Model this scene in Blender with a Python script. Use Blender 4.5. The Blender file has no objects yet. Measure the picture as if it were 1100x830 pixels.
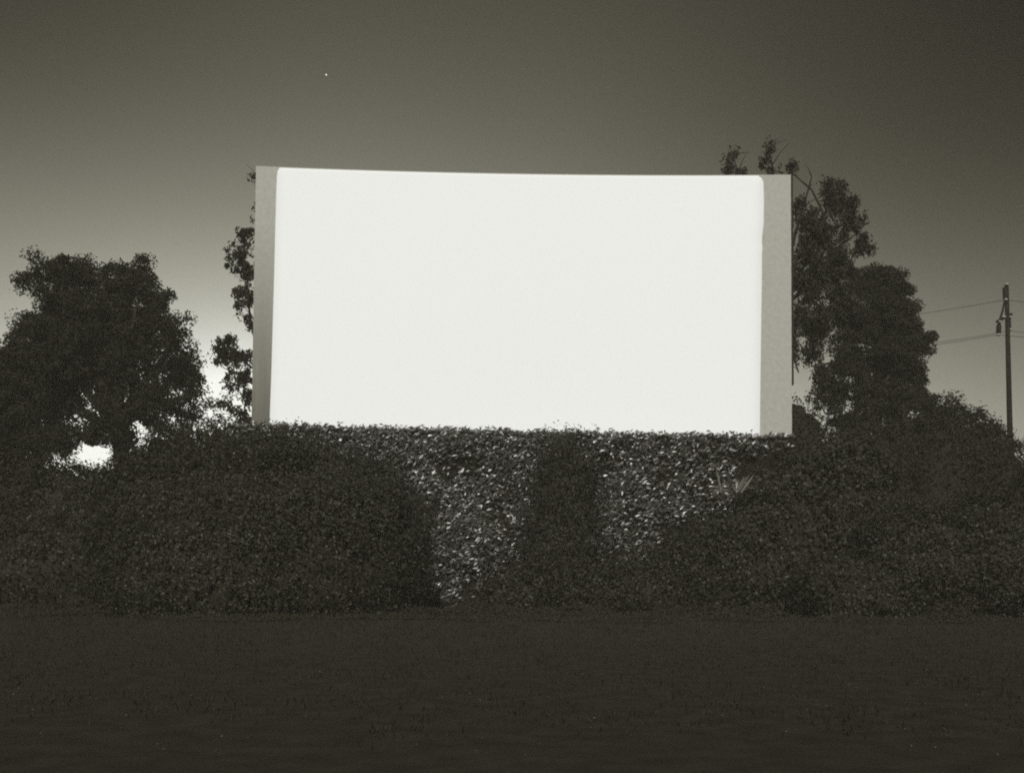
import bpy, math, random
import numpy as np
from mathutils import Matrix, Vector, Euler, noise

R = math.radians
scene = bpy.context.scene
col = scene.collection
F = 1200.0            # focal length in photograph pixels (photograph is 1100 x 830)
HC = 1.6              # camera height

# ------------------------------------------------------------------ camera
cam_d = bpy.data.cameras.new('camera')
cam = bpy.data.objects.new('camera', cam_d)
col.objects.link(cam)
cam_d.sensor_width = 36.0
cam_d.lens = 36.0 * F / 1100.0
cam_d.shift_y = 0.135
cam_d.clip_end = 6000
CR = Euler((R(92.6), 0, 0)).to_matrix() @ Matrix.Rotation(R(0.4), 3, 'Z')
cam.matrix_world = Matrix.Translation((0, 0, HC)) @ CR.to_4x4()
scene.camera = cam


def ray(px, py):
    return CR @ Vector(((px - 550) / F, (415 - py) / F + 0.135 * 1100 / F, -1.0))


def P(px, py, Y):
    """world point at distance Y that the photograph shows at px, py"""
    d = ray(px, py)
    t = Y / d.y
    return Vector((0, 0, HC)) + d * t


# ------------------------------------------------------------------ materials
def mat(name, color, rough=0.6, spec=0.4, var=0.0, scale=3.0, bump=0.0, bscale=20.0, emit=None, est=0.0, trans=0.0):
    m = bpy.data.materials.new(name)
    m.use_nodes = True
    nt = m.node_tree
    b = nt.nodes['Principled BSDF']
    b.inputs['Roughness'].default_value = rough
    b.inputs['Specular IOR Level'].default_value = spec
    b.inputs['Base Color'].default_value = (*color, 1)
    tc = nt.nodes.new('ShaderNodeTexCoord')
    if var:
        n = nt.nodes.new('ShaderNodeTexNoise')
        n.inputs['Scale'].default_value = scale
        n.inputs['Detail'].default_value = 6
        nt.links.new(tc.outputs['Object'], n.inputs['Vector'])
        r = nt.nodes.new('ShaderNodeValToRGB')
        r.color_ramp.elements[0].position = 0.3
        r.color_ramp.elements[1].position = 0.7
        r.color_ramp.elements[0].color = (*[c * (1 - var) for c in color], 1)
        r.color_ramp.elements[1].color = (*[min(1, c * (1 + var)) for c in color], 1)
        nt.links.new(n.outputs['Fac'], r.inputs['Fac'])
        nt.links.new(r.outputs['Color'], b.inputs['Base Color'])
    if bump:
        n2 = nt.nodes.new('ShaderNodeTexNoise')
        n2.inputs['Scale'].default_value = bscale
        n2.inputs['Detail'].default_value = 5
        nt.links.new(tc.outputs['Object'], n2.inputs['Vector'])
        bp = nt.nodes.new('ShaderNodeBump')
        bp.inputs['Strength'].default_value = bump
        bp.inputs['Distance'].default_value = 0.05
        nt.links.new(n2.outputs['Fac'], bp.inputs['Height'])
        nt.links.new(bp.outputs['Normal'], b.inputs['Normal'])
    if emit:
        b.inputs['Emission Color'].default_value = (*emit, 1)
        b.inputs['Emission Strength'].default_value = est
    return m


def leaf_mat(name, color, rough, spec, var=0.45):
    """every leaf gets its own shade (random per island)"""
    m = mat(name, color, rough, spec)
    nt = m.node_tree
    b = nt.nodes['Principled BSDF']
    g = nt.nodes.new('ShaderNodeNewGeometry')
    mr = nt.nodes.new('ShaderNodeMapRange')
    mr.inputs['To Min'].default_value = 1 - var
    mr.inputs['To Max'].default_value = 1 + var
    nt.links.new(g.outputs['Random Per Island'], mr.inputs['Value'])
    mx = nt.nodes.new('ShaderNodeVectorMath')
    mx.operation = 'SCALE'
    mx.inputs[0].default_value = color
    nt.links.new(mr.outputs['Result'], mx.inputs['Scale'])
    nt.links.new(mx.outputs['Vector'], b.inputs['Base Color'])
    return m


M = {
    'ivy': leaf_mat('glossy ivy leaf', (0.076, 0.074, 0.061), 0.37, 1.0, 0.85),
    'shrub': leaf_mat('dull shrub leaf', (0.050, 0.048, 0.033), 0.5, 0.25, 0.3),
    'dark': leaf_mat('dark tree leaf', (0.045, 0.043, 0.030), 0.85, 0.05, 0.2),
    'gum': leaf_mat('gum leaf', (0.055, 0.052, 0.038), 0.7, 0.1),
    'core': mat('inner foliage', (0.040, 0.038, 0.026), 0.95, 0.0, 0.3, 2.0, 0.8, 9.0),
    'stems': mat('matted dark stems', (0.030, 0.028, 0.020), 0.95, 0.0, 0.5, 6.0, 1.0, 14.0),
    'bark': mat('bark', (0.042, 0.039, 0.03), 0.9, 0.1, 0.4, 4.0, 0.6, 14.0),
    'ground': mat('dry dark earth', (0.053, 0.050, 0.035), 0.95, 0.05, 0.22, 2.2, 0.5, 28.0),
    'gravel': leaf_mat('gravel', (0.10, 0.095, 0.075), 0.9, 0.2, 0.7),
    'grass': leaf_mat('dry grass', (0.046, 0.044, 0.031), 0.85, 0.05, 0.3),
    'paint': mat('weathered white paint with painted shade', (0.70, 0.70, 0.635), 0.75, 0.2, 0.07, 5.0, 0.25, 30.0),
    'picture': mat('projected white light', (0.60, 0.61, 0.585), 0.8, 0.1, 0.012, 0.12),
    'steel': mat('dark steel', (0.028, 0.026, 0.02), 0.7, 0.3, 0.3, 5.0),
    'concrete': mat('concrete block', (0.3, 0.29, 0.25), 0.9, 0.2, 0.2, 3.0, 0.4, 20.0),
    'wood': mat('creosoted timber', (0.032, 0.03, 0.023), 0.85, 0.1, 0.35, 6.0, 0.3, 30.0),
    'ceramic': mat('pale porcelain', (0.6, 0.6, 0.55), 0.3, 0.5, 0.05, 6.0),
    'cable': mat('cable', (0.04, 0.04, 0.035), 0.6, 0.3, 0.1, 2.0),
    'blade': leaf_mat('long stiff blade leaf', (0.34, 0.33, 0.28), 0.4, 0.5, 0.3),
}
EM = 0.555
M['ivy'].node_tree.nodes['Principled BSDF'].inputs['IOR'].default_value = 1.58   # waxy leaves
pb = M['picture'].node_tree.nodes['Principled BSDF']
pb.inputs['Emission Color'].default_value = (1.0, 1.01, 0.985, 1)
pb.inputs['Emission Strength'].default_value = EM


# ------------------------------------------------------------------ objects
def link_mesh(name, verts, faces, material, parent=None, smooth=False):
    me = bpy.data.meshes.new(name)
    verts = np.asarray(verts, dtype=np.float32)
    if parent is not None:
        verts = verts - np.array(parent.location, dtype=np.float32)
    if isinstance(faces, np.ndarray):
        n, k = faces.shape
        me.vertices.add(len(verts))
        me.vertices.foreach_set('co', verts.ravel())
        me.loops.add(n * k)
        me.loops.foreach_set('vertex_index', faces.astype(np.int32).ravel())
        me.polygons.add(n)
        me.polygons.foreach_set('loop_start', np.arange(0, n * k, k, dtype=np.int32))
        me.polygons.foreach_set('loop_total', np.full(n, k, dtype=np.int32))
        me.update(calc_edges=True)
        me.validate()
    else:
        me.from_pydata([tuple(map(float, v)) for v in verts], [], faces)
        me.update()
    if smooth:
        me.polygons.foreach_set('use_smooth', [True] * len(me.polygons))
    me.materials.append(material)
    o = bpy.data.objects.new(name, me)
    col.objects.link(o)
    if parent is not None:
        o.parent = parent
    return o


def tag(o, label=None, cat=None, group=None, kind=None):
    if label:
        o['label'] = label
    if cat:
        o['category'] = cat
    if group:
        o['group'] = group
    if kind:
        o['kind'] = kind
    return o


def thing(name, loc, label, cat, group=None):
    o = bpy.data.objects.new(name, None)
    o.empty_display_size = 0.3
    o.location = loc
    col.objects.link(o)
    return tag(o, label, cat, group)


class MB:
    def __init__(self):
        self.v, self.f = [], []

    def box(self, x0, x1, y0, y1, z0, z1):
        b = len(self.v)
        self.v += [(x, y, z) for z in (z0, z1) for y in (y0, y1) for x in (x0, x1)]
        self.f += [tuple(b + i for i in q) for q in
                   ((0, 2, 3, 1), (4, 5, 7, 6), (0, 1, 5, 4), (2, 6, 7, 3), (0, 4, 6, 2), (1, 3, 7, 5))]

    def tube(self, pts, rad, n=8):
        pts = [Vector(p) for p in pts]
        if not isinstance(rad, (list, tuple)):
            rad = [rad] * len(pts)
        b0 = len(self.v)
        up = Vector((0.3, 0.9, 0.2))
        for i, p in enumerate(pts):
            t = (pts[min(i + 1, len(pts) - 1)] - pts[max(i - 1, 0)]).normalized()
            a = t.cross(up)
            if a.length < 0.05:
                a = t.cross(Vector((1, 0, 0)))
            a.normalize()
            c = t.cross(a)
            for k in range(n):
                w = 2 * math.pi * k / n
                self.v.append(tuple(p + (a * math.cos(w) + c * math.sin(w)) * rad[i]))
        for i in range(len(pts) - 1):
            for k in range(n):
                k2 = (k + 1) % n
                self.f.append((b0 + i * n + k, b0 + i * n + k2, b0 + (i + 1) * n + k2, b0 + (i + 1) * n + k))
        self.f.append(tuple(b0 + k for k in range(n))[::-1])
        e = b0 + (len(pts) - 1) * n
        self.f.append(tuple(e + k for k in range(n)))

    def build(self, name, material, parent=None, smooth=False):
        return link_mesh(name, self.v, self.f, material, parent, smooth)


def leaves(name, C, N, L, W, material, parent, axis=None, rng=None, fold=0.25):
    """one mesh of folded kite leaves: centres C, normals N, length L, width W (arrays or numbers)"""
    n = len(C)
    rng = rng or np.random.default_rng(1)
    N = N / np.maximum(np.linalg.norm(N, axis=1, keepdims=True), 1e-6)
    if axis is None:
        axis = rng.normal(size=(n, 3))
    A = axis - N * np.sum(axis * N, axis=1, keepdims=True)
    A /= np.maximum(np.linalg.norm(A, axis=1, keepdims=True), 1e-6)
    B = np.cross(N, A)
    L = np.broadcast_to(np.asarray(L, float), (n,))[:, None] * (0.7 + 0.6 * rng.random((n, 1)))
    W = np.broadcast_to(np.asarray(W, float), (n,))[:, None] * (0.7 + 0.6 * rng.random((n, 1)))
    V = np.empty((n, 4, 3))
    V[:, 0] = C - A * L * 0.5
    V[:, 1] = C + B * W * 0.5 - A * L * 0.08 + N * W * fold
    V[:, 2] = C + A * L * 0.5 - N * L * 0.08
    V[:, 3] = C - B * W * 0.5 - A * L * 0.08 + N * W * fold
    return link_mesh(name, V.reshape(-1, 3), np.arange(n * 4).reshape(n, 4), material, parent)


def unit(rng, n):
    d = rng.normal(size=(n, 3))
    return d / np.linalg.norm(d, axis=1, keepdims=True)


def crown(parent, blobs, Y, nleaf, L, W, material, seed, clump=0.45, name='crown', droop=0.0, fill=0.5, rag=0.18, wpow=0.6):
    """foliage volume: blobs are (px, py, rx, ry, dY, density); every blob is broken into small clumps"""
    rng = np.random.default_rng(seed)
    cs, wts = [], []
    for (px, py, rx, ry, dY, dens) in blobs:
        c = np.array(P(px, py, Y + dY))
        ax, az = rx * (Y + dY) / F, ry * (Y + dY) / F
        ay = 0.5 * (ax + az)
        k = max(3, int(9 * (ax * az + ax * ay + ay * az) / 3 / clump ** 2 * 0.5))
        d = unit(rng, k)
        r = rng.random(k) ** fill
        r = r * (1 + rag * rng.normal(size=k)) * 0.86
        q = c + d * r[:, None] * np.array([ax, ay, az])
        cs.append(q)
        wts.append(np.full(k, dens) * (0.35 + 1.3 * rng.random(k)))
    cs = np.concatenate(cs)
    w = np.concatenate(wts) ** wpow
    idx = rng.choice(len(cs), size=nleaf, p=w / w.sum())
    size = clump * (0.6 + 0.8 * rng.random(len(cs)))
    off = unit(rng, nleaf) * (rng.random(nleaf) ** 0.5)[:, None] * size[idx][:, None]
    off[:, 2] *= 0.75 + droop
    if droop:
        off[:, 2] -= droop * 0.4
    C = cs[idx] + off
    N = off / np.maximum(np.linalg.norm(off, axis=1, keepdims=True), 1e-4) * 0.6 + rng.normal(size=(nleaf, 3)) * 0.6
    N[:, 2] += 0.35
    ax = rng.normal(size=(nleaf, 3))
    if droop:
        ax[:, 2] -= 2.0
    ax[:, 0] *= 1.2
    return leaves(name, C, N, L, W, material, parent, ax, rng)


def noise3(p, s, seed=0.0):
    return noise.noise(Vector((p[0] * s + seed, p[1] * s - seed, p[2] * s + seed * 0.5)))


def mound(parent, lobes, nleaf, L, W, material, seed, name='foliage', corename='inner_growth', bumps=0.10, rag=0.2, coreoff=0.125):
    """big rounded bush on the ground: lobes are (centre, (ax, ay, az)); leaves over lumpy shells, dense core inside"""
    rng = np.random.default_rng(seed)
    allC, allN = [], []
    areas = [a[0] * a[2] + a[1] * a[2] for _, a in lobes]
    tot = sum(areas)
    mb_v, mb_f = [], []
    for (c, a), ar in zip(lobes, areas):
        c = np.array(c, float)
        a = np.array(a, float)
        k = int(nleaf * ar / tot * 1.35)
        d = unit(rng, k)
        d[:, 2] = np.where(c[2] + d[:, 2] * a[2] < 0.1, np.abs(d[:, 2]), d[:, 2])
        sd = seed * 3.7

        def disp(u):
            p = u * a + c
            return 1 + bumps * (noise3(p, 0.5, sd) * 1.3 + noise3(p, 1.3, sd) * 0.9 + noise3(p, 3.0, sd) * 0.45)
        dd = np.array([disp(u) for u in d])
        r = dd * (1 - 0.05 * rng.random(k))
        # keep tufts, thin hollows
        keep = rng.random(k) < np.clip(0.75 + 2.2 * (dd - 1) / bumps * 0.35, 0.25, 1)
        n = d / a
        n /= np.linalg.norm(n, axis=1, keepdims=True)
        C = c + d * r[:, None] * a + n * (rag * np.minimum(np.abs(rng.normal(size=k)), 1.4) * rng.random(k))[:, None]
        C, n = C[keep], n[keep]
        allC.append(C)
        allN.append(n)
        # core
        nu, nv = 40, 20
        b = len(mb_v)
        for j in range(nv + 1):
            th = math.pi * j / nv
            for i in range(nu):
                ph = 2 * math.pi * i / nu
                u = np.array([math.sin(th) * math.cos(ph), math.sin(th) * math.sin(ph), math.cos(th)])
                mb_v.append(tuple(c + u * a * (disp(u) - coreoff)))
        for j in range(nv):
            for i in range(nu):
                i2 = (i + 1) % nu
                mb_f.append((b + j * nu + i, b + (j + 1) * nu + i, b + (j + 1) * nu + i2, b + j * nu + i2))
    C = np.concatenate(allC)
    N = np.concatenate(allN)
    ok = C[:, 2] > 0.05
    C, N = C[ok], N[ok]
    N = N + rng.normal(size=N.shape) * 0.55
    N[:, 2] += 0.25
    leaves(name, C, N, L, W, material, parent, None, rng)
    link_mesh(corename, mb_v, mb_f, M['core'], parent, True)


def limb(mb, pts, r0, r1, rnd, n=7):
    pts = [Vector(p) for p in pts]
    out = []
    m = 4
    for i in range(len(pts) - 1):
        for k in range(m):
            t = k / m
            q = pts[i].lerp(pts[i + 1], t)
            if not (i == 0 and k == 0):
                q = q + Vector((rnd.uniform(-1, 1), rnd.uniform(-1, 1), rnd.uniform(-.5, .5))) * r0 * 0.35
            out.append(q)
    out.append(pts[-1])
    rad = [r0 + (r1 - r0) * i / (len(out) - 1) for i in range(len(out))]
    mb.tube(out, rad, n)
    return out


def tree_wood(parent, base, fork, tips, r, seed, mid=0.5):
    """tapered trunk with limbs towards the given tips"""
    rnd = random.Random(seed)
    tr = MB()
    base, fork = Vector(base), Vector(fork)
    limb(tr, [base, base.lerp(fork, 0.5) + Vector((r * .6, 0, 0)), fork], r, r * 0.62, rnd, 10)
    tr.build('trunk', M['bark'], parent, True)
    for tp in tips:
        b = MB()
        tp = Vector(tp)
        k = fork.lerp(tp, mid) + Vector((rnd.uniform(-.4, .4), rnd.uniform(-.3, .3), rnd.uniform(0, .6)))
        pts = limb(b, [fork - Vector((0, 0, r * .4)), k, tp], r * 0.45, r * 0.10, rnd)
        for q in pts[4:]:
            e = q + Vector((rnd.uniform(-1, 1), rnd.uniform(-1, 1), rnd.uniform(-.2, 1))) * 1.1
            b.tube([q, q.lerp(e, .5) + Vector((0, 0, .1)), e], [r * .10, r * .06, r * .03], 5)
        b.build('branch', M['bark'], parent, True)


# ------------------------------------------------------------------ ground
gv, gf = [], []
xs = [-3000, -900, -300, -120] + list(np.linspace(-60, 60, 121)) + [120, 300, 900, 3000]
ys = [-3000, -600, -150, -40] + list(np.linspace(-8, 92, 101)) + [150, 400, 1200, 4000]
for y in ys:
    for x in xs:
        z = 0.0
        if abs(x) <= 60 and -8 <= y <= 92:
            z = 0.012 * noise.noise(Vector((x * .18, y * .18, 0))) + 0.004 * noise.noise(Vector((x * .7, y * .7, 3)))
        gv.append((x, y, z))
nx = len(xs)
gf = [(j * nx + i, j * nx + i + 1, (j + 1) * nx + i + 1, (j + 1) * nx + i) for j in range(len(ys) - 1) for i in range(nx - 1)]
g = link_mesh('ground', gv, gf, M['ground'], None, True)
tag(g, kind='structure')

rng = np.random.default_rng(5)
# loose gravel (flattened stones) and dry grass
n = 5000
yy = 10 + 36 * rng.random(n) ** 0.8
xx = (rng.random(n) - 0.5) * (yy * 1.0 + 6)
base = np.array([[1, 0, 0], [0, 1, 0], [-1, 0, 0], [0, -1, 0], [0, 0, .7], [0, 0, -.5]])
sz = 0.006 + 0.016 * rng.random(n) ** 3
V = base[None] * sz[:, None, None] * (0.6 + 0.8 * rng.random((n, 6, 1)))
V[:, :, 0] += xx[:, None]
V[:, :, 1] += yy[:, None]
V[:, :, 2] += 0.004 + np.array([0.012 * noise.noise(Vector((x * .18, y * .18, 0))) + 0.004 * noise.noise(Vector((x * .7, y * .7, 3))) for x, y in zip(xx, yy)])[:, None]
tri = np.array([[0, 1, 4], [1, 2, 4], [2, 3, 4], [3, 0, 4], [1, 0, 5], [2, 1, 5], [3, 2, 5], [0, 3, 5]])
Fc = (tri[None] + (np.arange(n) * 6)[:, None, None]).reshape(-1, 3)
tag(link_mesh('gravel', V.reshape(-1, 3), Fc, M['gravel']), 'loose pale gravel scattered over the dark open ground', 'gravel', kind='stuff')

n = 60000
cl = np.stack([(rng.random(4200) - .5) * 52, 47.5 - 36 * rng.random(4200) ** 1.5], 1)
ci = rng.integers(0, 4200, n)
hh = (0.04 + 0.34 * rng.random(4200) ** 3 * np.clip((cl[:, 1] - 22) / 22, .12, 1))[ci]
xx = cl[ci, 0] + rng.normal(size=n) * .25
yy = np.minimum(cl[ci, 1] + rng.normal(size=n) * .5, 48.2)
C = np.stack([xx, yy, hh * (.3 + .5 * rng.random(n))], 1)
N = np.stack([rng.normal(size=n), rng.normal(size=n) - .6, 0.4 * rng.random(n)], 1)
A = np.stack([rng.normal(size=n) * .35, rng.normal(size=n) * .35, np.ones(n)], 1)
tag(leaves('grass', C, N, hh * .8 + .04, 0.02, M['grass'], None, A, rng), 'short dry grass tufts along the foot of the ivy wall', 'grass', kind='stuff')

# ------------------------------------------------------------------ screen
YL = 49.4
pl = P(275, 178.3, YL)
ztop = pl.z
lo, hi = 45.0, 56.0
for _ in range(60):
    m_ = 0.5 * (lo + hi)
    if P(849.5, 187.6, m_).z < ztop:
        lo = m_
    else:
        hi = m_
YR = lo
pr = P(849.5, 187.6, YR)
XL, XR = pl.x, pr.x
SAG = 0.42


def ys_(x):
    t = (x - XL) / (XR - XL)
    return YL + (YR - YL) * t + SAG * (1 - (2 * t - 1) ** 2)


def on_screen(px, py):
    Y = 50.0
    for _ in range(8):
        p = P(px, py, Y)
        Y = ys_(p.x)
    return P(px, py, Y)


zbot = on_screen(560, 475).z
ivy_top_l = on_screen(290, 459).z
ivy_top_r = on_screen(845, 471.5).z
print('screen', XL, XR, YL, YR, ztop, zbot, 'ivy top', ivy_top_l, ivy_top_r)
ivy_top = 0.5 * (ivy_top_l + ivy_top_r)

scr = thing('cinema_screen', ((XL + XR) / 2, ys_((XL + XR) / 2) + .3, 0),
            'huge white outdoor cinema screen glowing above the ivy covered wall', 'movie screen')
# the painted face: curved panels with thin joints
NU = 24
v, f = [], []
TH = 0.12
xs_ = [XL + (XR - XL) * i / (NU * 2) for i in range(NU * 2 + 1)]
for k, x in enumerate(xs_):
    y = ys_(x)
    for z in (zbot, ztop):
        v += [(x, y, z), (x, y + TH, z)]
for k in range(len(xs_) - 1):
    a = k * 4
    b = a + 4
    f += [(a, b, b + 2, a + 2), (a + 1, a + 3, b + 3, b + 1), (a + 2, b + 2, b + 3, a + 3), (a, a + 1, b + 1, b)]
f += [(0, 2, 3, 1), ((len(xs_) - 1) * 4, (len(xs_) - 1) * 4 + 1, (len(xs_) - 1) * 4 + 3, (len(xs_) - 1) * 4 + 2)]
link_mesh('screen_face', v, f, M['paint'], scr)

# shade painted into the lower left of the paint, broken by vertical streaks
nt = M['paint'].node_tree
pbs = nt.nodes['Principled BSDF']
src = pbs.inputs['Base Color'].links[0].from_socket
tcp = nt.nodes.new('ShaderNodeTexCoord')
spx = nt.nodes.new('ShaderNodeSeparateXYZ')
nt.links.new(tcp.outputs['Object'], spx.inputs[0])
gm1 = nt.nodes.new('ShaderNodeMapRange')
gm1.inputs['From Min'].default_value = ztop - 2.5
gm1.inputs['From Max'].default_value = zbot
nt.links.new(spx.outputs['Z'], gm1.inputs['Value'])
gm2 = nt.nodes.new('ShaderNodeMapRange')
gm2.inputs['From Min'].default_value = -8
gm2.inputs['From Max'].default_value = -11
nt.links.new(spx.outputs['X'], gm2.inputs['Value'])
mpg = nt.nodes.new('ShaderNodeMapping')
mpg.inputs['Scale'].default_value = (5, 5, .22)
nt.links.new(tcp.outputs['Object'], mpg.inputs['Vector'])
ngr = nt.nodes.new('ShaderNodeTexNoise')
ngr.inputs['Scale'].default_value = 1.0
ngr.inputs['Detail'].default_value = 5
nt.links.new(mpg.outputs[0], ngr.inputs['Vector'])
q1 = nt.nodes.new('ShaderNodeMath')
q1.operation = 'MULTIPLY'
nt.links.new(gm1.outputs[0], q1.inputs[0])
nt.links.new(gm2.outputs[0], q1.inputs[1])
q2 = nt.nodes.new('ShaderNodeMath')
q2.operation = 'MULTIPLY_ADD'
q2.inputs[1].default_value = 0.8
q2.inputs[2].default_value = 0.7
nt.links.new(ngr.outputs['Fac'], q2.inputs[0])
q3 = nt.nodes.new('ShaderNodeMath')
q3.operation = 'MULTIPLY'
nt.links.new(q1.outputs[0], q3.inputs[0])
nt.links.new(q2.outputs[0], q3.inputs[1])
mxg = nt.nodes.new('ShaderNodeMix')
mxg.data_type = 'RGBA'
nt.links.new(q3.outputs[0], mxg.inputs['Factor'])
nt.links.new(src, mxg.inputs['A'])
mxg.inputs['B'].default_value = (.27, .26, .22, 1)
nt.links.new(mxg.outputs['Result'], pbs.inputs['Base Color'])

# the lit picture: rows from bottom to top with the soft uneven outline of the photograph
Lp = [(300.5, 180.5), (298.3, 184), (297.6, 190), (297.0, 205), (296, 240), (294.8, 290), (293.3, 340), (291.6, 400), (290, 445), (289.5, 474)]
Rp = [(814, 188.8), (818, 191.5), (820, 196), (820.4, 215), (820.2, 240), (818.7, 252), (818.2, 260), (819.0, 266), (818.4, 272), (818.2, 300), (817.6, 340), (816.8, 400), (816.3, 440), (816, 474)]


def edge(tab):
    q = [on_screen(a, b) for a, b in tab]
    return [p.z for p in q][::-1], [p.x for p in q][::-1]


zl, xl = edge(Lp)
zr, xr = edge(Rp)
rows = sorted(set([zbot + 0.02] + [z for z in zl if z > zbot + .1] + [z for z in zr if z > zbot + .1] + list(np.linspace(zbot + .1, ztop - 1, 16))))
rows = [z for z in rows if z < ztop - 0.06] + [ztop - 0.045]
v, f = [], []
NC = 40
for z in rows:
    a, b = np.interp(z, zl, xl), np.interp(z, zr, xr)
    for i in range(NC + 1):
        x = a + (b - a) * i / NC
        v.append((x, ys_(x) - 0.012, z))
f = [(j * (NC + 1) + i, j * (NC + 1) + i + 1, (j + 1) * (NC + 1) + i + 1, (j + 1) * (NC + 1) + i) for j in range(len(rows) - 1) for i in range(NC)]
pic = link_mesh('projected_picture', v, f, M['picture'], scr, True)
sm = pic.modifiers.new('solid', 'SOLIDIFY')
sm.thickness = 0.01
sm.offset = -1
pic['label'] = 'blank white projected picture with rounded corners'

# dark edge trim on the right and thin pale one on the left, rear frame
mb = MB()
mb.box(XR + 0.003, XR + 0.10, ys_(XR) + 0.03, ys_(XR) + 0.30, ztop - 9.6, ztop + 0.03)
mb.build('edge_trim', M['steel'], scr)['label'] = 'dark steel strip down the right edge'
mb = MB()
for k in range(9):
    x = XL + 0.3 + (XR - XL - 0.6) * k / 8
    y = ys_(x) + TH + .06
    mb.box(x - .09, x + .09, y, y + .18, 0, ztop - .1)
    mb.tube([(x, y + .25, ztop - 2), (x, y + 4.2, 0)], .08, 6)
for z in (zbot + .6, zbot + 4, zbot + 8, ztop - .5):
    for k in range(8):
        x0 = XL + 0.3 + (XR - XL - 0.6) * k / 8
        x1 = XL + 0.3 + (XR - XL - 0.6) * (k + 1) / 8
        mb.tube([(x0, ys_(x0) + TH + .33, z), (x1, ys_(x1) + TH + .33, z)], .07, 6)
mb.build('rear_frame', M['steel'], scr)

# ------------------------------------------------------------------ ivy wall
wl = P(258, 470, 49.0).x
iv = thing('ivy_wall', (0, 49.0, 0), 'tall wall below the screen completely overgrown with glossy ivy', 'ivy wall')
mb = MB()
mb.box(wl, XR - 0.35, 48.9, 49.15, 0, ivy_top - 0.3)
mb.build('wall', M['concrete'], iv)


def ivy_y(x, z):
    b = 0.42 + 0.34 * noise.noise(Vector((x * .45, z * .45, 2.0))) + 0.24 * noise.noise(Vector((x * 1.5, z * 1.5, 5.0)))
    return 48.9 - b * 1.0 - max(0, 1.2 - z) * 0.3


def top_at(x):
    t = (x - XL) / (XR - XL)
    t = min(1, max(0, t))
    zt = ivy_top_l + (ivy_top_r - ivy_top_l) * t
    # follow the height of the photograph in spite of the wall standing in front of the screen
    zt = HC + (zt - HC) * (48.75 / ys_(min(max(x, XL), XR)))
    return zt + 0.07 * noise.noise(Vector((x * .8, 0, 7))) + 0.05 * noise.noise(Vector((x * 3, 0, 1)))


rng = np.random.default_rng(11)
# tufts (clumps of leaves) over the wall face
nt_ = 6400
tx = wl + (XR - 0.25 - wl) * rng.random(nt_)
tz = rng.random(nt_) * (ivy_top + 0.1)
cx, cy, cz, tf = [], [], [], []
C = []
for i in range(nt_):
    tp = top_at(tx[i])
    z = tz[i] / (ivy_top + .1) * (tp - .06)
    dens = 0.62 + 1.3 * noise.noise(Vector((tx[i] * .7, z * .7, 9))) + .4 * noise.noise(Vector((tx[i] * 2, z * 2, 4)))
    thin = min(1, .10 + z / 4.2) * min(1, max(.12, (XR - .5 - tx[i]) / 7))  # fewer leaves toward bottom and right imitate the light fading there
    if z > ivy_top - 1.0 and tx[i] < XR - 2:
        dens, thin = max(dens, .5), max(thin, .6)
    k = int(15 * max(.12, dens) * thin * (0.5 + rng.random()))
    y = ivy_y(tx[i], z) - 0.10 * rng.random()
    C.append(np.stack([tx[i] + rng.normal(size=k) * .16, y + rng.normal(size=k) * .10, z + rng.normal(size=k) * .13], 1))
C = np.concatenate(C)
tops = np.array([top_at(x) for x in C[:, 0]])
C[:, 2] = np.minimum(C[:, 2], tops + 0.02 * rng.normal(size=len(C)))
# upstanding shoots along the top
kx = wl + (XR - .25 - wl) * rng.random(3400)
kz = np.array([top_at(x) for x in kx])
K = np.stack([kx, 48.75 + .22 * rng.normal(size=3400), kz + 0.02 + .10 * np.abs(rng.normal(size=3400)) * (rng.random(3400) < .55)], 1)
C = np.concatenate([C, K])
C = C[C[:, 2] > 0.03]
nn = len(C)
N = np.stack([rng.normal(size=nn) * .36 - .05, -np.ones(nn) * .9 + rng.normal(size=nn) * .2, .31 + rng.normal(size=nn) * .34], 1)
A = np.stack([np.ones(nn) + rng.normal(size=nn) * .5, rng.normal(size=nn) * .5, .45 + rng.normal(size=nn) * .55], 1)
leaves('ivy', C, N, 0.215, 0.076, M['ivy'], iv, A, rng)
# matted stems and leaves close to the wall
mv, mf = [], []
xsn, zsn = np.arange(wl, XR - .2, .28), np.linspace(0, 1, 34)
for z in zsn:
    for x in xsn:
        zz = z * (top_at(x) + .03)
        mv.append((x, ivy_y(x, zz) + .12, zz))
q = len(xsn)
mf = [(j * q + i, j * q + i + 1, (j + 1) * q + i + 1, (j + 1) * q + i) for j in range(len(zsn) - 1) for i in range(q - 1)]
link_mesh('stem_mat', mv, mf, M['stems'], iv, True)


# ------------------------------------------------------------------ bushes
def gp(px, Y):
    p = P(px, 600, Y)
    return (p.x, Y, 0)


def lobe(px, py_top, rx, Y, ay=None, zc=0.35):
    """lobe whose top shows at py_top, half width rx pixels, standing on the ground"""
    top = P(px, py_top, Y)
    ax = rx * Y / F
    az = top.z / (1 + zc)
    cz = top.z - az
    return ((top.x, Y, cz), (ax, ay or ax * .8, az))


def bush(name, px, Y, lobes, nleaf, L, W, m, seed, label, cat='bush', group=None, bumps=0.15, rag=0.42, coreoff=0.125):
    t = thing(name, gp(px, Y), label, cat, group)
    mound(t, lobes, nleaf, L, W, M[m], seed, bumps=bumps, rag=rag, coreoff=coreoff)
    return t


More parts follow.
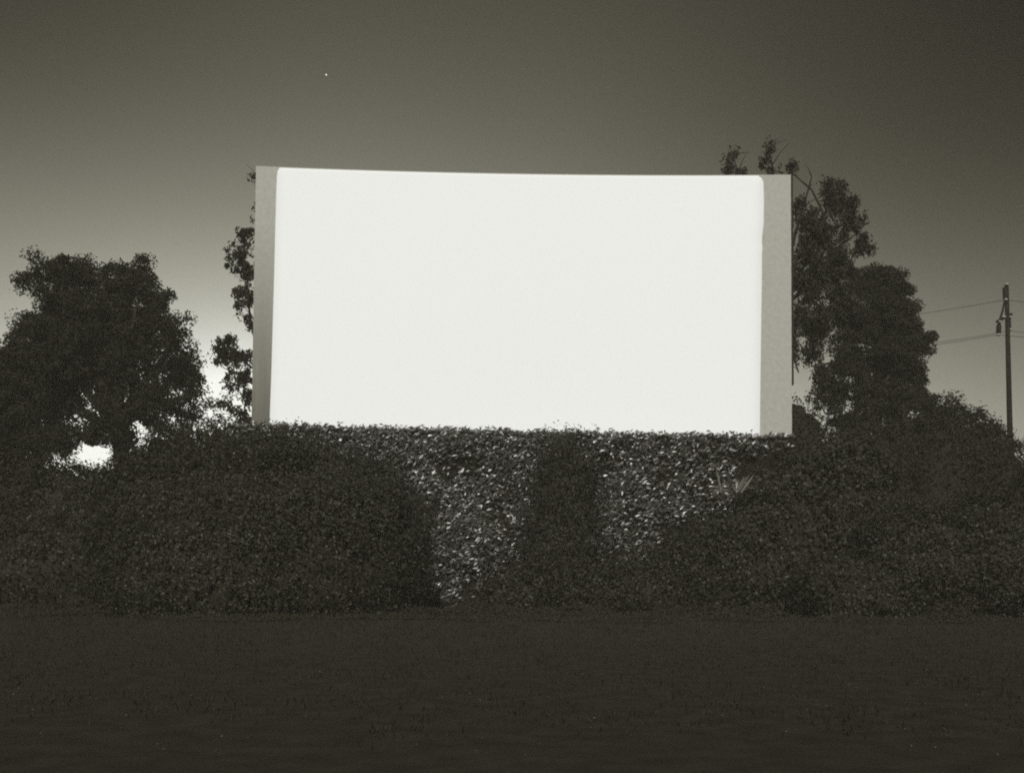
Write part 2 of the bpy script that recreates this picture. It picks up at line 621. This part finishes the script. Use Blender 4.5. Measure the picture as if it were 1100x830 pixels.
bush('large_bush', 290, 44, [lobe(288, 474, 170, 44.2, 4.0, .75), lobe(200, 480, 85, 45.2, 3.4, .7), lobe(340, 490, 112, 43.6, 3.6, .5), lobe(235, 545, 118, 42, 2.8, .5)], 105000, .14, .08, 'shrub', 3,
     'enormous dark rounded bush in front of the left end of the ivy wall', bumps=.065, rag=.6)
bush('low_hedge', 200, 52, [lobe(138, 484, 26, 54, 1.8, .8), lobe(166, 474, 40, 54, 2.2, .8), lobe(205, 462, 45, 54, 2.0, .9), lobe(240, 453, 34, 53, 1.6, .9), lobe(264, 444, 15, 52.5, 1.0, .3)], 26000, .17, .10, 'dark', 4,
     'dark hedge running up to the lower left corner of the screen', 'hedge')
bush('column_bush', 598, 47.6, [lobe(601, 478, 25, 47.9, 1.0, .5), lobe(590, 490, 24, 47.8, .9, .5), lobe(617, 494, 20, 47.8, .8, .5), lobe(606, 500, 30, 47.7, 1.1, .5), lobe(592, 530, 33, 47.5, 1.1, .5), lobe(604, 562, 36, 47.5, 1.1, .5), lobe(620, 610, 40, 47.2, 1.2, .5)], 26000, .17, .05, 'shrub', 6,
     'narrow upright dark bush climbing the middle of the ivy wall', bumps=.18, rag=.95, coreoff=.42)
bush('wide_shrub', 700, 46, [lobe(712, 602, 80, 46.6, 1.5, .5), lobe(778, 566, 55, 46.8, 1.5, .6), lobe(645, 622, 55, 46.2, 1.4, .5), lobe(690, 585, 26, 47.2, .9, .6), lobe(744, 590, 40, 47, 1.1, .5)], 20000, .15, .08, 'shrub', 7,
     'low spreading shrub at the foot of the wall, right of the column bush', rag=.8, coreoff=.35)
bush('small_shrub', 545, 46.4, [lobe(556, 606, 38, 46.4, 1.2, .5)], 2600, .16, .09, 'shrub', 8,
     'small low shrub at the wall foot, left of the column bush')
bush('corner_shrub', 860, 46.5, [lobe(850, 494, 62, 46.8, 2.0, .6), lobe(905, 476, 70, 47.5, 2.4, .6), lobe(806, 552, 60, 46.2, 1.7, .5)], 32000, .17, .10, 'shrub', 9,
     'dark shrub covering the lower right corner of the ivy wall')
bush('screen_side_bush', 858, 53, [lobe(854, 429, 17, 53.5, .9, 4.5), lobe(864, 441, 24, 53.5, 1.1, 2.5), lobe(868, 452, 34, 53.5, 1.3, .6)], 4200, .17, .09, 'dark', 10,
     'small dark bush rising beside the lower right edge of the screen')
bush('hill_bush', 980, 58, [lobe(975, 432, 62, 60, 3.0, .8), lobe(1015, 432, 46, 58, 2.6, .8), lobe(1045, 446, 42, 57.6, 2.6, .8), lobe(925, 450, 60, 60, 3.0, .8), lobe(1068, 462, 34, 57, 2.4, .8)], 52000, .18, .10, 'dark', 12,
     'broad dark bush sloping down to the right below the utility pole', bumps=.08)
bush('right_foreground_bush', 1020, 43, [lobe(1000, 548, 95, 44, 2.6, .5), lobe(1075, 535, 80, 43.6, 2.6, .5), lobe(930, 590, 70, 43.4, 2.2, .5)], 42000, .14, .08, 'shrub', 13,
     'low grey leaved bush in the foreground at the right edge')
bush('right_edge_bush', 1110, 54, [lobe(1125, 488, 45, 54, 2.4, .7)], 5000, .19, .11, 'dark', 14,
     'round dark bush cut by the right edge of the picture')
bush('left_edge_bush', 20, 49, [lobe(28, 490, 46, 50, 2.6, .7), lobe(-15, 466, 50, 51, 3, .7)], 26000, .17, .10, 'dark', 15,
     'dark bush at the left edge under the big tree')
bush('left_low_bush', 95, 47, [lobe(72, 500, 50, 49.5, 2.2, .8), lobe(105, 508, 40, 49, 2.2, .7), lobe(60, 560, 75, 45.5, 2.2, .5), lobe(130, 520, 45, 48.5, 2.0, .6)], 28000, .15, .09, 'shrub', 16,
     'low dark bush between the left edge and the enormous rounded bush')

# low leafy ground cover creeping out from under the bushes
rng = np.random.default_rng(77)
n = 60000
gx_ = (rng.random(n) - .5) * 48
u_ = rng.random(n)
gc = []
for x, u in zip(gx_, u_):
    reach = 4.2 + 4.5 * noise.noise(Vector((x * .16, 3, 0))) + 2.0 * noise.noise(Vector((x * .5, 8, 0)))
    reach = max(.5, reach)
    y = 43.2 - reach * u
    h = max(0.02, (.34 + .5 * noise.noise(Vector((x * .6, y * .6, 2)))) * (1 - u * .8))
    gc.append((x, y, h))
gc = np.array(gc)
gc[:, 2] *= .3 + .8 * rng.random(n)
N = rng.normal(size=(n, 3)) * .5 + np.array([0, -.45, .8])
tag(leaves('ground_cover', gc, N, .11, .06, M['grass'], None, None, rng), 'low leafy ground cover creeping out along the feet of the bushes', 'ground cover', kind='stuff')

# ------------------------------------------------------------------ trees
Y = 58
t = thing('broad_tree', gp(128, Y), 'broad dense tree silhouetted against the bright sky at the left', 'tree')
tree_wood(t, gp(128, Y), P(126, 452, Y), [P(60, 300, Y), P(110, 290, Y), P(150, 320, Y - 1), P(180, 380, Y), P(30, 360, Y), P(205, 425, Y - 1), P(80, 380, Y + 2), P(20, 450, Y)], .6, 1)
crown(t, [(62, 290, 34, 24, 0, 1), (95, 300, 36, 28, 1, 1.2), (135, 300, 34, 30, 0, 1.2), (160, 325, 32, 36, 0, 1.2), (182, 362, 26, 34, -1, 1.1), (200, 392, 20, 28, 0, .9),
          (38, 308, 22, 18, 0, .45), (30, 372, 28, 22, 0, 1), (12, 385, 24, 20, 0, 1), (22, 299, 9, 8, 0, .5), (100, 350, 62, 48, 0, 1.3), (70, 340, 36, 34, 2, 1), (55, 372, 48, 34, -1, 1.1), (15, 405, 46, 38, 0, 1.1), (85, 400, 66, 48, 1, 1.3), (140, 390, 48, 48, 0, 1),
          (45, 440, 56, 38, 0, 1.1), (0, 455, 50, 35, 0, 1.1), (120, 350, 50, 60, 2, 1), (60, 410, 60, 50, 2, 1), (-10, 420, 50, 50, 0, 1), (72, 325, 44, 34, 0, 1), (40, 352, 36, 26, 0, .9), (150, 350, 44, 50, 1, 1), (185, 405, 32, 32, 0, .9), (60, 470, 50, 18, 0, .9), (20, 482, 40, 14, 0, .7), (118, 460, 32, 20, 0, .9), (150, 442, 34, 16, -1.5, .9), (135, 468, 20, 18, -1, 1), (68, 482, 12, 12, -1, 1), (45, 475, 40, 9, -1, .7), (170, 456, 34, 10, -1, .35), (205, 448, 22, 12, -1, .4), (228, 430, 9, 12, -1, .4), (180, 425, 30, 20, -1.5, .7), (115, 440, 34, 28, 0, .8), (155, 425, 42, 30, 0, .5), (205, 415, 22, 22, 0, .9), (180, 440, 24, 15, 0, .35),
          (210, 440, 18, 14, 0, .35), (60, 466, 44, 15, 0, .6), (20, 475, 30, 14, 0, .7), (105, 466, 26, 14, 0, .5), (128, 462, 18, 22, -1, .7)],
      Y, 175000, .17, .095, M['dark'], 21, clump=.55, fill=.5, rag=.22)

Y = 60
t = thing('slender_gum_tree', gp(292, Y), 'slender gum tree with sparse clumps of leaves behind the left edge of the screen', 'tree')
tree_wood(t, gp(292, Y), P(288, 420, Y), [P(262, 262, Y), P(250, 378, Y), P(276, 190, Y), P(266, 330, Y), P(255, 430, Y), P(240, 395, Y)], .22, 2)
crown(t, [(263, 252, 10, 15, 0, .8), (256, 272, 15, 12, 0, .9), (250, 284, 10, 7, 0, .5), (257, 326, 9, 7, 0, .5), (246, 362, 9, 8, 0, .6), (236, 384, 10, 9, 0, .6), (250, 412, 12, 10, 0, .6), (243, 432, 12, 8, 0, .5), (266, 290, 13, 17, 0, 1), (260, 312, 10, 9, 0, .6), (268, 318, 11, 13, 0, .8), (262, 340, 9, 5, 0, .5), (271, 348, 6, 8, 0, .8),
          (241, 372, 13, 13, 0, .9), (253, 382, 15, 12, 0, .9), (266, 380, 10, 10, 0, .5), (262, 402, 12, 12, 0, .9), (268, 425, 9, 14, 0, .8), (248, 400, 8, 7, 0, .5), (272, 187, 3, 3, 0, 2.0), (254, 440, 13, 5, 0, .5),
          (285, 235, 14, 28, 0, .6), (292, 290, 18, 40, 0, .5), (292, 370, 20, 40, 0, .5)],
      Y, 8200, .24, .11, M['gum'], 22, clump=.24, droop=.3, fill=.5)

Y = 56
t = thing('tall_gum_tree', gp(828, Y), 'tall gum tree with drooping leaves rising above the right corner of the screen', 'tree')
tree_wood(t, gp(828, Y), P(836, 330, Y), [P(788, 168, Y), P(826, 160, Y), P(872, 190, Y), P(895, 215, Y), P(922, 250, Y), P(858, 400, Y), P(880, 260, Y), P(905, 300, Y)], .30, 3)
mb = MB()
arc = [P(888, 250, Y - .5), P(883, 226, Y - .5), P(872, 204, Y - .5), P(858, 192, Y - .5), P(846, 182, Y - .5)]
mb.tube(arc, [.07, .06, .05, .035, .02], 6)
mb.build('branch', M['bark'], t, True)
crown(t, [(787, 161, 4, 8, 0, .55), (786, 176, 9, 8, 0, .55), (797, 182, 6, 4, 0, .4), (827, 156, 5, 10, 0, .5), (824, 170, 8, 7, 0, .5), (831, 183, 9, 5, 0, .4), (852, 178, 8, 8, 0, .5), (905, 198, 7, 7, 0, .4), (933, 262, 6, 10, 0, .5), (925, 232, 6, 6, 0, .4), (858, 215, 8, 12, 0, .4), (857, 300, 7, 20, 0, .5),
          (890, 200, 9, 9, 0, .9), (895, 215, 17, 15, 0, 1), (914, 214, 12, 9, 0, .8), (912, 236, 14, 14, 0, .9), (924, 258, 10, 14, 0, .9), (870, 232, 18, 20, 0, .45), (884, 246, 24, 20, 0, 1),
          (866, 266, 16, 22, 0, .65), (895, 280, 28, 26, 0, 1), (870, 305, 18, 26, 0, .8), (862, 340, 12, 22, 0, .6), (880, 345, 20, 28, 0, .9), (872, 375, 12, 16, 0, .7), (853, 375, 5, 14, 0, .6), (885, 400, 16, 18, 0, .6),
          (880, 425, 12, 14, 0, .5), (905, 320, 24, 24, 0, 1), (815, 225, 32, 30, 1, .35), (828, 290, 26, 40, 1, .5), (838, 350, 20, 30, 1, .5)],
      Y, 25000, .25, .085, M['gum'], 23, clump=.34, droop=.55, fill=.5)

Y = 64
t = thing('dense_tree', gp(940, Y), 'dense dark tree standing between the tall gum tree and the utility pole', 'tree')
tree_wood(t, gp(940, Y), P(940, 430, Y), [P(935, 320, Y), P(965, 320, Y), P(980, 360, Y), P(905, 370, Y), P(975, 405, Y), P(990, 395, Y)], .38, 4)
crown(t, [(932, 304, 30, 26, 0, 1), (958, 303, 20, 18, 0, 1), (968, 325, 20, 22, 0, 1), (940, 335, 36, 30, 0, 1.2), (968, 358, 26, 24, 0, 1), (983, 348, 13, 12, 0, .9), (990, 360, 8, 8, 0, .7), (978, 370, 20, 18, 0, .9), (992, 410, 9, 9, 0, .5), (925, 360, 34, 30, 0, 1.1), (955, 385, 34, 28, 0, 1.1),
          (912, 395, 26, 20, 0, .7), (978, 388, 16, 14, 0, .7), (984, 402, 14, 13, 0, .6), (900, 425, 24, 20, 0, .5), (928, 425, 22, 24, 0, .55), (955, 425, 36, 28, 0, 1), (985, 425, 20, 18, 0, 1), (915, 450, 30, 20, 0, .8)],
      Y, 95000, .18, .095, M['dark'], 24, clump=.55, fill=.5, rag=.2)

# ------------------------------------------------------------------ spiky plant
Y = 45.9
b0 = P(791, 530, Y)
t = thing('spiky_plant', (b0.x, Y, 0), 'spiky plant with long pale blades in front of the right part of the ivy wall', 'plant')
mb = MB()
mb.tube([(b0.x, Y, 0), (b0.x + .06, Y, b0.z * .5), (b0.x, Y, b0.z)], [.08, .07, .06], 8)
mb.build('stem', M['stems'], t, True)
mb = MB()
rnd = random.Random(8)
dirs = [(793, 522, 802, 511), (796, 523, 806, 508), (799, 524, 811, 508), (778, 524, 769, 500), (797, 518, 800, 510)]
for k in range(26):
    a = rnd.uniform(0, 2 * math.pi)
    e = rnd.uniform(.1, 1.2)
    d = Vector((math.cos(a) * math.cos(e), math.sin(a) * math.cos(e) * .8, math.sin(e)))
    ln = rnd.uniform(.7, 1.15)
    s = Vector((b0.x, Y, b0.z)) + d * .08
    w = d.cross(Vector((0, 0, 1))).normalized() * .022
    m1 = s + d * ln * .5 + Vector((0, 0, .05))
    e1 = s + d * ln + Vector((0, 0, -.12))
    i = len(mb.v)
    up = Vector((0, 0, .012))
    mb.v += [tuple(q) for q in (s - w * .6, s + w * .6, m1 + w, m1 - w, e1, m1 + up)]
    mb.f += [(i, i + 1, i + 5), (i + 1, i + 2, i + 5), (i + 2, i + 4, i + 5), (i + 4, i + 3, i + 5), (i + 3, i, i + 5)]
for (ax_, ay_, bx_, by_) in dirs:
    s, e1 = P(ax_ - 3, ay_ + 5, Y - .9), P(bx_, by_, Y - 1.3)
    d = (e1 - s).normalized()
    w = d.cross(Vector((0, 1, 0))).normalized() * .045
    m1 = s.lerp(e1, .5)
    i = len(mb.v)
    up = Vector((0, -.012, .012))
    mb.v += [tuple(q) for q in (s - w * .6, s + w * .6, m1 + w, m1 - w, e1, m1 + up)]
    mb.f += [(i, i + 1, i + 5), (i + 1, i + 2, i + 5), (i + 2, i + 4, i + 5), (i + 4, i + 3, i + 5), (i + 3, i, i + 5)]
mb.build('blades', M['blade'], t)

# ------------------------------------------------------------------ utility pole
Y = 66
pt = P(1081.3, 306, Y)
pbm = P(1085, 470, Y)
k_ = (pbm - pt) / (pbm.z - pt.z)
base = pt + k_ * (0 - pt.z)
S = Y / F      # metres per pixel there
t = thing('utility_pole', (base.x, Y, 0), 'tall timber utility pole with crossarm standing alone at the right', 'utility pole')
mb = MB()
mb.tube([base, base.lerp(pt, .5), pt], [.19, .165, .12], 12)
mb.build('post', M['wood'], t, True)


def pp(px, py, dy=0.0):
    return P(px, py, Y + dy)


mb = MB()
mb.tube([pp(1079.5, 309, -.05), pp(1080, 322.5, -.05)], .14, 8)
mb.build('pole_top_bracket', M['steel'], t)
mb = MB()
mb.tube([pp(1071, 345.5, -2.6), pp(1086.5, 337.5, 1.6)], .085, 6)
mb.build('crossarm', M['wood'], t)
mb = MB()
mb.tube([pp(1079.5, 321, -.2), pp(1077, 334, -.9), pp(1073.5, 345, -2.0)], .06, 6)
mb.build('brace', M['steel'], t)
mb = MB()
mb.tube([pp(1073.5, 346.5, -2.2), pp(1073.0, 350, -2.2), pp(1072.6, 357.5, -2.2), pp(1072.5, 358.5, -2.2)], [.05, .14, .14, .06], 10)
mb.build('transformer', M['steel'], t, True)
mb = MB()
mb.tube([pp(1084.5, 342, .3), pp(1085, 353, .3)], .075, 8)
mb.build('switch_box', M['steel'], t)
for (a, b, dy) in ((1081.5, 305.5, -.15), (1080.5, 321.8, -.3), (1073.8, 345.6, -2.4), (1085, 340.5, .2), (1085, 353.8, .1), (1078.5, 340.5, -1.0), (1072.5, 359.5, -2.2)):
    mb = MB()
    c = pp(a, b, dy)
    mb.tube([c - Vector((0, 0, .07)), c - Vector((0, 0, .02)), c + Vector((0, 0, .03)), c + Vector((0, 0, .07))], [.05, .12, .12, .05], 8)
    mb.build('insulator', M['ceramic'], t, True)


def wire(y_pole, xp, dy, far, right, label):
    a = P(*far)
    b = P(xp, y_pole, Y + dy)
    c = P(*right)
    pts = []
    for (p, q, sag, n) in ((a, b, .5, 24), (b, c, .15, 10)):
        for i in range(n + (1 if p is b else 0)):
            s = i / n
            pts.append(p.lerp(q, s) - Vector((0, 0, 4 * sag * s * (1 - s))))
    mb = MB()
    mb.tube(pts, .014, 5)
    o = mb.build('power_line', M['cable'])
    return tag(o, label, 'power line', 'power lines strung from the utility pole')


wire(322, 1080.5, -.3, (800, 350, 100), (1200, 325, 52), 'uppermost power line, fixed near the top of the utility pole')
wire(355.5, 1085, .1, (800, 381, 100), (1200, 357, 52), 'middle power line, just above the lowest wire')
wire(359.5, 1072.5, -2.2, (800, 383, 98), (1200, 361, 50), 'lowest power line, at the bottom of the hanging transformer')

# ------------------------------------------------------------------ a star
ms = mat('starlight', (0, 0, 0), 1, 0, emit=(1, 1, .9), est=1.6)
sp = P(350.5, 80.5, 2600)
bpy.ops.mesh.primitive_ico_sphere_add(subdivisions=2, radius=1.5, location=sp)
st = bpy.context.object
st.name = 'star'
st.data.materials.append(ms)
tag(st, kind='structure')

# ------------------------------------------------------------------ thin haze added to lift the blacks
mh = bpy.data.materials.new('black lift haze')
mh.use_nodes = True
ht = mh.node_tree
ht.nodes.remove(ht.nodes['Principled BSDF'])
pv = ht.nodes.new('ShaderNodeVolumePrincipled')
pv.inputs['Color'].default_value = (0.95, 0.92, 0.74, 1)
pv.inputs['Density'].default_value = 0.0017
ht.links.new(pv.outputs[0], ht.nodes['Material Output'].inputs['Volume'])
mb = MB()
mb.box(-110, 110, -60, 110, -1, 30)
hz = mb.build('black_lift_haze', mh)
tag(hz, kind='stuff')

# ------------------------------------------------------------------ sky and light
w = bpy.data.worlds.new('World')
scene.world = w
w.use_nodes = True
nt = w.node_tree
bg = nt.nodes['Background']
sk = nt.nodes.new('ShaderNodeTexSky')
sk.sky_type = 'NISHITA'
sk.sun_disc = False
sk.sun_elevation = R(0.0)
sk.sun_rotation = R(-10)


def vm(op, **kw):
    n_ = nt.nodes.new('ShaderNodeMath')
    n_.operation = op
    return n_


bw = nt.nodes.new('ShaderNodeRGBToBW')
nt.links.new(sk.outputs['Color'], bw.inputs['Color'])
p1 = vm('POWER')
p1.inputs[1].default_value = 2.3
nt.links.new(bw.outputs[0], p1.inputs[0])
p2 = vm('MULTIPLY')
p2.inputs[1].default_value = 1.98
nt.links.new(p1.outputs[0], p2.inputs[0])
p3 = vm('MINIMUM')
p3.inputs[1].default_value = 11.0
tcw = nt.nodes.new('ShaderNodeTexCoord')
sx = nt.nodes.new('ShaderNodeSeparateXYZ')
nt.links.new(tcw.outputs['Generated'], sx.inputs[0])
fx = nt.nodes.new('ShaderNodeMapRange')
fx.interpolation_type = 'SMOOTHSTEP'
fx.inputs['From Min'].default_value = 0.0
fx.inputs['From Max'].default_value = 0.5
nt.links.new(sx.outputs['X'], fx.inputs['Value'])
fz = nt.nodes.new('ShaderNodeMapRange')
fz.interpolation_type = 'SMOOTHSTEP'
fz.inputs['From Min'].default_value = 0.12
fz.inputs['From Max'].default_value = 0.45
nt.links.new(sx.outputs['Z'], fz.inputs['Value'])
fm = vm('MULTIPLY')
nt.links.new(fx.outputs[0], fm.inputs[0])
nt.links.new(fz.outputs[0], fm.inputs[1])
fa = vm('MULTIPLY_ADD')
fa.inputs[1].default_value = -0.75
fa.inputs[2].default_value = 1.0
nt.links.new(fm.outputs[0], fa.inputs[0])
fb = vm('MULTIPLY')
nt.links.new(p2.outputs[0], fb.inputs[0])
nt.links.new(fa.outputs[0], fb.inputs[1])
gx = nt.nodes.new('ShaderNodeMapRange')
gx.interpolation_type = 'SMOOTHSTEP'
gx.inputs['From Min'].default_value = -0.1
gx.inputs['From Max'].default_value = -0.5
nt.links.new(sx.outputs['X'], gx.inputs['Value'])
gz = nt.nodes.new('ShaderNodeMapRange')
gz.interpolation_type = 'SMOOTHSTEP'
gz.inputs['From Min'].default_value = 0.24
gz.inputs['From Max'].default_value = 0.5
nt.links.new(sx.outputs['Z'], gz.inputs['Value'])
gm = vm('MULTIPLY')
nt.links.new(gx.outputs[0], gm.inputs[0])
nt.links.new(gz.outputs[0], gm.inputs[1])
ga = vm('MULTIPLY_ADD')
ga.inputs[1].default_value = -0.6
ga.inputs[2].default_value = 1.0
nt.links.new(gm.outputs[0], ga.inputs[0])
gb = vm('MULTIPLY')
nt.links.new(fb.outputs[0], gb.inputs[0])
nt.links.new(ga.outputs[0], gb.inputs[1])
nt.links.new(gb.outputs[0], p3.inputs[0])
# black-and-white print tone: neutral in the bright sky, warmer in the dark sky
rp = nt.nodes.new('ShaderNodeValToRGB')
rp.color_ramp.elements[0].position = 0.0
rp.color_ramp.elements[0].color = (1.0, 0.93, 0.64, 1)
rp.color_ramp.elements[1].position = 0.8
rp.color_ramp.elements[1].color = (1.0, 1.01, 0.93, 1)
e = rp.color_ramp.elements.new(0.15)
e.color = (1, .975, .77, 1)
dv = vm('MULTIPLY')
dv.inputs[1].default_value = 0.1
nt.links.new(p3.outputs[0], dv.inputs[0])
nt.links.new(dv.outputs[0], rp.inputs['Fac'])
sc_ = nt.nodes.new('ShaderNodeVectorMath')
sc_.operation = 'SCALE'
nt.links.new(rp.outputs['Color'], sc_.inputs[0])
nt.links.new(p3.outputs[0], sc_.inputs['Scale'])
nt.links.new(sc_.outputs['Vector'], bg.inputs['Color'])
bg.inputs['Strength'].default_value = 0.1

sd = bpy.data.lights.new('front_light', 'SUN')
sd.energy = 2.05
sd.angle = R(2.0)
sd.color = (1.0, 0.985, 0.93)
so = bpy.data.objects.new('front_light', sd)
col.objects.link(so)
# added low frontal light, opposite the dusk glow, from behind the camera, left
az, el = R(3), R(36)
d = Vector((math.sin(az) * math.cos(el), math.cos(az) * math.cos(el), -math.sin(el)))   # direction the light travels
so.rotation_euler = d.to_track_quat('-Z', 'Y').to_euler()
so.location = (-30, -40, 40)

# ------------------------------------------------------------------ render settings
vs = scene.view_settings
scene.display_settings.display_device = 'sRGB'
vs.view_transform = 'Standard'
vs.look = 'None'
vs.exposure = 0
vs.gamma = 1
vs.use_curve_mapping = False
scene.render.engine = 'CYCLES'
scene.cycles.max_bounces = 4
scene.cycles.sample_clamp_indirect = 0.6
scene.cycles.sample_clamp_direct = 4.0
scene.cycles.use_denoising = False
scene.cycles.pixel_filter_type = 'BLACKMAN_HARRIS'
scene.cycles.filter_width = 2.0
